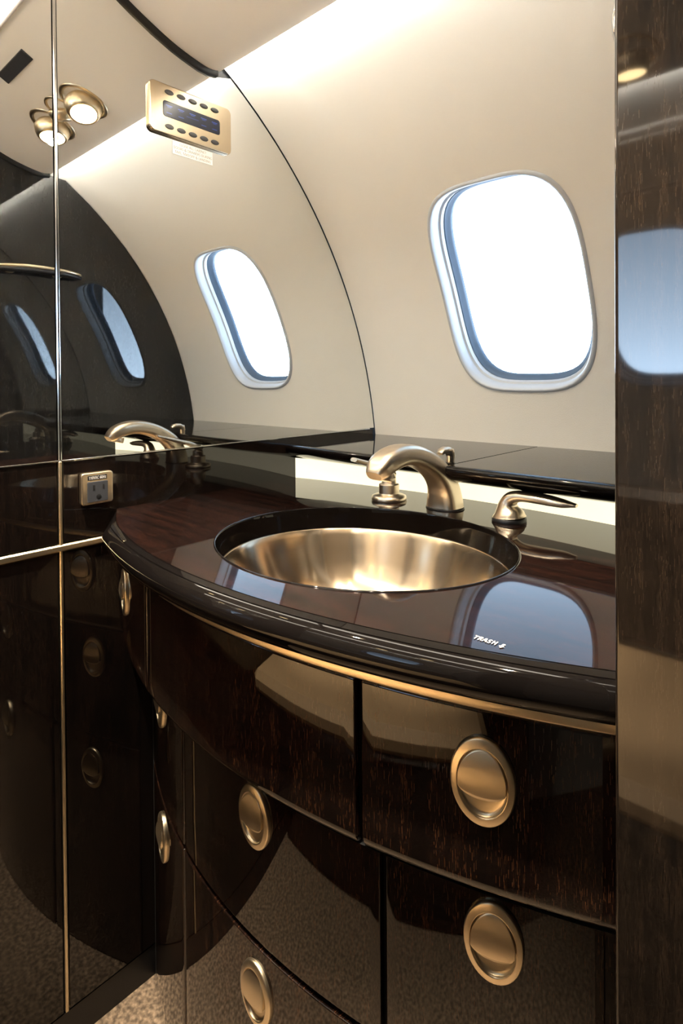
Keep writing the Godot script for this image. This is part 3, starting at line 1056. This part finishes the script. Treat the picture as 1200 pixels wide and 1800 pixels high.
# ---- faucet, handles, outlet, control panel, small things
func build_fittings() -> void:
	var fx := -2.487
	# spout
	var f := thing("faucet", Vector3(fx, -1.0, -3.83), "arched satin gold faucet spout over the sink", "faucet")
	var pts := [Vector2(-3.84, -1.0), Vector2(-3.838, -0.94), Vector2(-3.825, -0.86), Vector2(-3.785, -0.78), Vector2(-3.71, -0.70), Vector2(-3.605, -0.63), Vector2(-3.48, -0.575), Vector2(-3.365, -0.545), Vector2(-3.25, -0.54), Vector2(-3.15, -0.558), Vector2(-3.08, -0.585), Vector2(-3.03, -0.62), Vector2(-2.99, -0.65)]
	var wa := [0.14, 0.132, 0.118, 0.106, 0.097, 0.092, 0.092, 0.096, 0.10, 0.10, 0.096, 0.086, 0.06]
	var wb := [0.11, 0.107, 0.10, 0.092, 0.086, 0.081, 0.078, 0.076, 0.076, 0.075, 0.071, 0.06, 0.036]
	var cv := Curve3D.new()
	var path := []; var sa := []; var sb := []; var sd := []
	for i in pts.size() - 1:
		for q in 4:
			var t := q / 4.0
			var p0: Vector2 = pts[maxi(i - 1, 0)]; var p3: Vector2 = pts[mini(i + 2, pts.size() - 1)]
			var p: Vector2 = (pts[i] as Vector2).cubic_interpolate(pts[i + 1], p0, p3, t)
			path.append(Vector3(fx, p.y, p.x))
			sa.append(lerpf(wa[i], wa[i + 1], t)); sb.append(lerpf(wb[i], wb[i + 1], t))
			sd.append(Vector3.RIGHT)
	path.append(Vector3(fx, pts[-1].y, pts[-1].x)); sa.append(wa[-1]); sb.append(wb[-1]); sd.append(Vector3.RIGHT)
	var m := MB.new()
	m.sweep(path, sd, sa, sb, 3.0, 40)
	part(f, "spout", m, M.nickel)
	var ae := MB.new()
	ae.lathe([Vector2(0.0, 0.05), Vector2(0.062, 0.05), Vector2(0.062, 0.0), Vector2(0.054, -0.008), Vector2(0.045, -0.008), Vector2(0.0, 0.0)], Transform3D(Basis(Vector3.RIGHT, -0.2), Vector3(fx, -0.690, -3.10)), 30)
	part(f, "aerator", ae, M.nickel)
	var fb := MB.new()
	fb.lathe([Vector2(0.0, 0.012), Vector2(0.15, 0.012), Vector2(0.155, 0.006), Vector2(0.155, 0.0)], Transform3D(Basis(), Vector3(fx, -0.999, -3.84)), 30, 1.0, 0.82)
	part(f, "base_gasket", fb, M.black)
	# drain pull rod behind the spout
	var rod := MB.new()
	rod.lathe([Vector2(0.020, 0.0), Vector2(0.020, 0.20), Vector2(0.030, 0.206), Vector2(0.032, 0.24), Vector2(0.032, 0.31), Vector2(0.026, 0.335), Vector2(0.0, 0.34)], Transform3D(Basis(), Vector3(fx, -0.89, -3.92)), 24)
	part(f, "pull_rod", rod, M.nickel)
	var kn := MB.new()
	kn.sweep([Vector3(fx, -0.62, -3.925), Vector3(fx, -0.585, -3.915), Vector3(fx, -0.563, -3.885), Vector3(fx, -0.556, -3.84), Vector3(fx, -0.562, -3.80), Vector3(fx, -0.578, -3.772)], [Vector3.RIGHT, Vector3.RIGHT, Vector3.RIGHT, Vector3.RIGHT, Vector3.RIGHT, Vector3.RIGHT], [0.032, 0.036, 0.040, 0.042, 0.038, 0.026], [0.032, 0.033, 0.030, 0.027, 0.024, 0.014], 2.2, 24)
	part(f, "pull_knob", kn, M.nickel)
	# left handle: ringed valve body, lever turned towards the basin
	var a := thing("tap_handle", Vector3(-3.0, -1.0, -3.80), "ringed gold tap handle turned towards the basin, left of the spout", "tap")
	var b := MB.new()
	b.lathe([Vector2(0.14, 0.0), Vector2(0.146, 0.012), Vector2(0.14, 0.034), Vector2(0.118, 0.044), Vector2(0.086, 0.047), Vector2(0.084, 0.06), Vector2(0.084, 0.125), Vector2(0.078, 0.131), Vector2(0.060, 0.133), Vector2(0.058, 0.18), Vector2(0.052, 0.188), Vector2(0.036, 0.192), Vector2(0.034, 0.25), Vector2(0.0, 0.25)], Transform3D(Basis(), Vector3(-3.0, -1.0, -3.80)), 40)
	part(a, "valve_body", b, M.nickel)
	var lv := MB.new()
	lever(lv, Vector3(-3.0, -0.78, -3.80), Vector3(0.10, 0, 1).normalized(), 0.49, 0.15)
	part(a, "lever", lv, M.nickel)
	# right handle: swept lever along the counter
	var r := thing("tap_handle", Vector3(-1.93, -1.0, -3.79), "swan-necked gold tap handle with its lever pointing to the bulkhead", "tap")
	var g := MB.new()
	g.lathe([Vector2(0.0, 0.03), Vector2(0.10, 0.03), Vector2(0.118, 0.022), Vector2(0.118, 0.0)], Transform3D(Basis(), Vector3(-1.93, -1.0, -3.79)), 32)
	part(r, "base_gasket", g, M.black)
	var sw := MB.new()
	var hp := [Vector2(0.0, -0.972), Vector2(-0.002, -0.95), Vector2(-0.008, -0.91), Vector2(-0.002, -0.875), Vector2(0.02, -0.843), Vector2(0.06, -0.825), Vector2(0.11, -0.818), Vector2(0.20, -0.818), Vector2(0.29, -0.822), Vector2(0.38, -0.829), Vector2(0.44, -0.831), Vector2(0.47, -0.832)]
	var ha := [0.112, 0.104, 0.080, 0.066, 0.060, 0.060, 0.062, 0.068, 0.066, 0.052, 0.032, 0.022]
	var hb := [0.112, 0.100, 0.070, 0.056, 0.048, 0.040, 0.035, 0.034, 0.033, 0.027, 0.016, 0.010]
	var hpath := []; var s1 := []; var s2 := []; var hs := []
	for i in hp.size() - 1:
		for q in 3:
			var t := q / 3.0
			var p0: Vector2 = hp[maxi(i - 1, 0)]; var p3: Vector2 = hp[mini(i + 2, hp.size() - 1)]
			var p: Vector2 = (hp[i] as Vector2).cubic_interpolate(hp[i + 1], p0, p3, t)
			hpath.append(Vector3(-1.93 + p.x, p.y, -3.79))
			s1.append(lerpf(ha[i], ha[i + 1], t)); s2.append(lerpf(hb[i], hb[i + 1], t)); hs.append(Vector3.BACK)
	hpath.append(Vector3(-1.93 + hp[-1].x, hp[-1].y, -3.79)); s1.append(ha[-1]); s2.append(hb[-1]); hs.append(Vector3.BACK)
	sw.sweep(hpath, hs, s1, s2, 2.4, 28)
	part(r, "lever", sw, M.nickel)
	control_panel()
	outlet()
	grab_rail()

func lever(m: MB, at: Vector3, dir: Vector3, length: float, rise: float) -> void:
	var path := []; var sd := []; var sa := []; var sb := []
	var side := dir.cross(Vector3.UP)
	for k in 15:
		var t := k / 14.0
		path.append(at + Vector3(0, -0.02 + 0.035 * sin(minf(t * 3.0, 1.0) * PI / 2) + rise * t, 0) + dir * (length * t - 0.03 * (1.0 - t)))
		sd.append(side)
		sa.append(lerpf(0.05, 0.03, t)); sb.append(lerpf(0.034, 0.016, pow(t, 0.6)))
	m.sweep(path, sd, sa, sb, 2.6, 24)

const FX := Vector3(0, 0, -1)     # reading direction on the mirrored bulkhead
func rrect(z0: float, z1: float, y0: float, y1: float, r: float, x: float) -> PackedVector3Array:
	var pts := PackedVector3Array()
	for c in [[z1 - r, y0 + r, -PI / 2], [z1 - r, y1 - r, 0.0], [z0 + r, y1 - r, PI / 2], [z0 + r, y0 + r, PI]]:
		for k in 6:
			var a: float = c[2] + PI / 2 * k / 5.0
			pts.append(Vector3(x, c[1] + sin(a) * r, c[0] + cos(a) * r))
	return pts

func pillow(m: MB, z0: float, z1: float, y0: float, y1: float, r: float, x: float, th: float, c: float) -> void:
	# rounded plate on the plane x, th thick, with a rounded front edge of radius c
	var rows := []
	for k in 6:
		var a := PI / 2 * k / 5.0
		var i := c * (1.0 - cos(a))
		rows.append(rrect(z0 + i, z1 - i, y0 + i, y1 - i, maxf(r - i, 0.002), x + th - c + c * sin(a)))
	rows.push_front(rrect(z0, z1, y0, y1, r, x))
	m.grid(rows, true)
	m.poly(rows[-1], Vector3.RIGHT)

func control_panel() -> void:
	var o := thing("control_panel", Vector3(MX, 2.02, -2.85), "gold control panel with ten buttons and a blue display on the mirror", "control panel")
	var m := MB.new()
	pillow(m, -3.252, -2.445, 2.018, 2.432, 0.05, MX, 0.034, 0.012)
	part(o, "plate", m, M.satin)
	var d := MB.new()
	var xx := MX + 0.0355
	var sp := rrect(-3.122, -2.572, 2.168, 2.288, 0.02, xx)
	var uvs := PackedVector2Array()
	for p in sp:
		uvs.append(Vector2((-2.572 - p.z) / 0.55, (2.288 - p.y) / 0.12) / U)
	d.poly(sp, Vector3.RIGHT, uvs)
	part(o, "display", d, M.screen, "dark blue lit display")
	var b := MB.new()
	pillow(b, -3.128, -2.566, 2.162, 2.294, 0.024, MX + 0.026, 0.0086, 0.002)
	part(o, "bezel", b, M.black)
	for k in 5:
		for y in [2.368, 2.087]:
			var q := MB.new()
			var zc: float = -2.625 - 0.1120 * k
			var t := Transform3D(Basis(Vector3.UP, Vector3.RIGHT, Vector3.FORWARD), Vector3(MX + 0.028, y, zc))
			q.lathe([Vector2(0.0405, 0.0), Vector2(0.0405, 0.010), Vector2(0.037, 0.0125), Vector2(0.0, 0.013)], t, 24, 0.50, 1.0)
			part(o, "button", q, M.button)
	var s := thing("placard", Vector3(MX, 1.89, -2.87), "small white warning sticker under the control panel", "sticker")
	var p := MB.new()
	p.box(Vector3(MX + 0.003, 1.946, -2.868), Vector3(0.004, 0.112, 0.396), 0.001)
	part(s, "label_face", p, M.white)
	var lines := ["CLOSE ALL CABINET", "DOORS & DRAWERS DURING", "TAXI, TAKEOFF & LANDING"]
	for k in 3:
		lettering(s, "lettering", lines[k], Vector3(MX + 0.0058, 1.980 - 0.034 * k, -2.868), Basis(FX, Vector3.UP, Vector3.RIGHT), 0.0205, M.ink, false, 0.98)

func outlet() -> void:
	var o := thing("power_outlet", Vector3(MX, -0.93, -1.985), "brass power outlet plate on the dark wood panel", "outlet")
	var m := MB.new()
	pillow(m, -2.106, -1.864, -0.930, -0.692, 0.022, MX, 0.036, 0.010)
	part(o, "plate", m, M.brass)
	var l := MB.new()
	l.box(Vector3(MX + 0.037, -0.731, -1.983), Vector3(0.004, 0.034, 0.146), 0.001)
	part(o, "label_strip", l, M.black)
	lettering(o, "lettering", "110VAC 60Hz", Vector3(MX + 0.0398, -0.731, -1.983), Basis(FX, Vector3.UP, Vector3.RIGHT), 0.019, M.white, true, 0.72)
	var s := MB.new()
	pillow(s, -2.062, -1.906, -0.912, -0.760, 0.008, MX + 0.03, 0.012, 0.003)
	part(o, "socket", s, M.grey)
	for d in [[-0.805, -1.954, 0.040, 0.014], [-0.805, -2.028, 0.034, 0.012]]:
		var q := MB.new()
		q.box(Vector3(MX + 0.0415, d[0], d[1]), Vector3(0.003, d[2], d[3]))
		part(o, "slot", q, M.black)
	var h := MB.new()
	h.lathe([Vector2(0.001, 0.002), Vector2(0.019, 0.002), Vector2(0.019, 0.0)], Transform3D(Basis(Vector3.UP, Vector3.RIGHT, Vector3.FORWARD), Vector3(MX + 0.0415, -0.875, -1.991)), 20)
	part(o, "earth_hole", h, M.black)

func grab_rail() -> void:
	var o := thing("grab_rail", Vector3(BX, 1.36, -2.8), "slim brass-topped grab rail on the dark bulkhead", "rail")
	var n := 30
	var top := []; var low := []
	var sd := []; var a := []; var b := []; var b2 := []
	for k in n + 1:
		var t := float(k) / n
		var z := lerpf(-3.48, -2.40, t)
		var e := sqrt(maxf(1.0 - pow(absf(2 * t - 1.0), 6.0), 0.02))
		top.append(Vector3(BX - 0.02 - 0.11 * e, 1.425 + 0.03 * sin(t * PI), z))
		low.append(Vector3(BX - 0.02 - 0.105 * e, 1.385 + 0.03 * sin(t * PI), z))
		sd.append(Vector3.RIGHT); a.append(0.03 + 0.03 * e); b.append(0.022 * e + 0.006); b2.append(0.03 * e + 0.006)
	var m := MB.new()
	m.sweep(top, sd, a, b, 2.4, 20)
	part(o, "rail", m, M.brass)
	var l := MB.new()
	l.sweep(low, sd, a, b2, 2.4, 20)
	part(o, "grip", l, M.black)
	for z in [-3.2, -2.62]:
		var s := MB.new()
		s.sweep([Vector3(BX - 0.11, 1.40, z), Vector3(BX, 1.40, z)], [Vector3.UP, Vector3.UP], [0.03, 0.035], [0.05, 0.06], 2.5, 16)
		part(o, "standoff", s, M.brass)
	# chrome hook high on the bulkhead by its free edge
	var h := thing("coat_hook", Vector3(BX, 1.15, -2.06), "small chrome oval hook high on the bulkhead edge", "hook")
	var c := MB.new()
	c.lathe([Vector2(0.0, 0.048), Vector2(0.05, 0.045), Vector2(0.075, 0.034), Vector2(0.088, 0.016), Vector2(0.088, 0.0)], Transform3D(Basis(Vector3.UP, Vector3.LEFT, Vector3.BACK), Vector3(BX, 1.155, -2.06)), 30, 1.0, 0.6)
	part(h, "hook_plate", c, M.chrome)

# ---- cream bench across the aisle (seen in the lacquer)
func build_bench() -> void:
	var sp := thing("storage_panel", hull(1.0, -1.9, 0.70, WR), "raised cream storage panel above the opposite window", "panel")
	for d in [["frame", 0.05, 0.0, 0.05], ["door", 0.13, 0.05, 0.03]]:
		var m := MB.new()
		var rows := []
		var ix0: float = d[1]
		for q in [[0.0, 0.0], [0.0, 0.6], [0.025, 0.9], [0.06, 1.0], [9.0, 1.0]]:
			var row := PackedVector3Array()
			for k in 48:
				var a := TAU * k / 48.0
				var e := superellipse(a, maxf(0.75 - ix0 - q[0], 0.01) if q[0] < 5.0 else 0.01, maxf(0.42 - ix0 - q[0], 0.01) if q[0] < 5.0 else 0.01, 6.0)
				row.append(hull(1.0, -1.9 + e.x, 0.80 + e.y / WR, WR - d[2] - d[3] * q[1]))
			rows.append(row)
		m.grid(rows, true)
		part(sp, d[0], m, M.cream)
	var o := thing("toilet_bench", Vector3(-2.5, FLOOR, 2.2), "cream leather toilet bench with dark wood base opposite the vanity", "bench")
	var b := MB.new()
	b.box(Vector3((MX + BX) / 2, -3.995, 1.45), Vector3(BX - MX - 0.06, 1.75, 1.9), 0.02)
	part(o, "base", b, M.wood)
	var c := MB.new()
	c.box(Vector3((MX + BX) / 2, -2.98, 1.67), Vector3(BX - MX - 0.08, 0.27, 2.44), 0.09)
	part(o, "seat_cushion", c, M.leather)
	var d := MB.new()
	d.box(Vector3((MX + BX) / 2, -2.0, 2.84), Vector3(BX - MX - 0.08, 1.65, 0.32), 0.09, Transform3D(Basis(), Vector3.ZERO))
	part(o, "backrest", d, M.hide, "dark brown backrest")
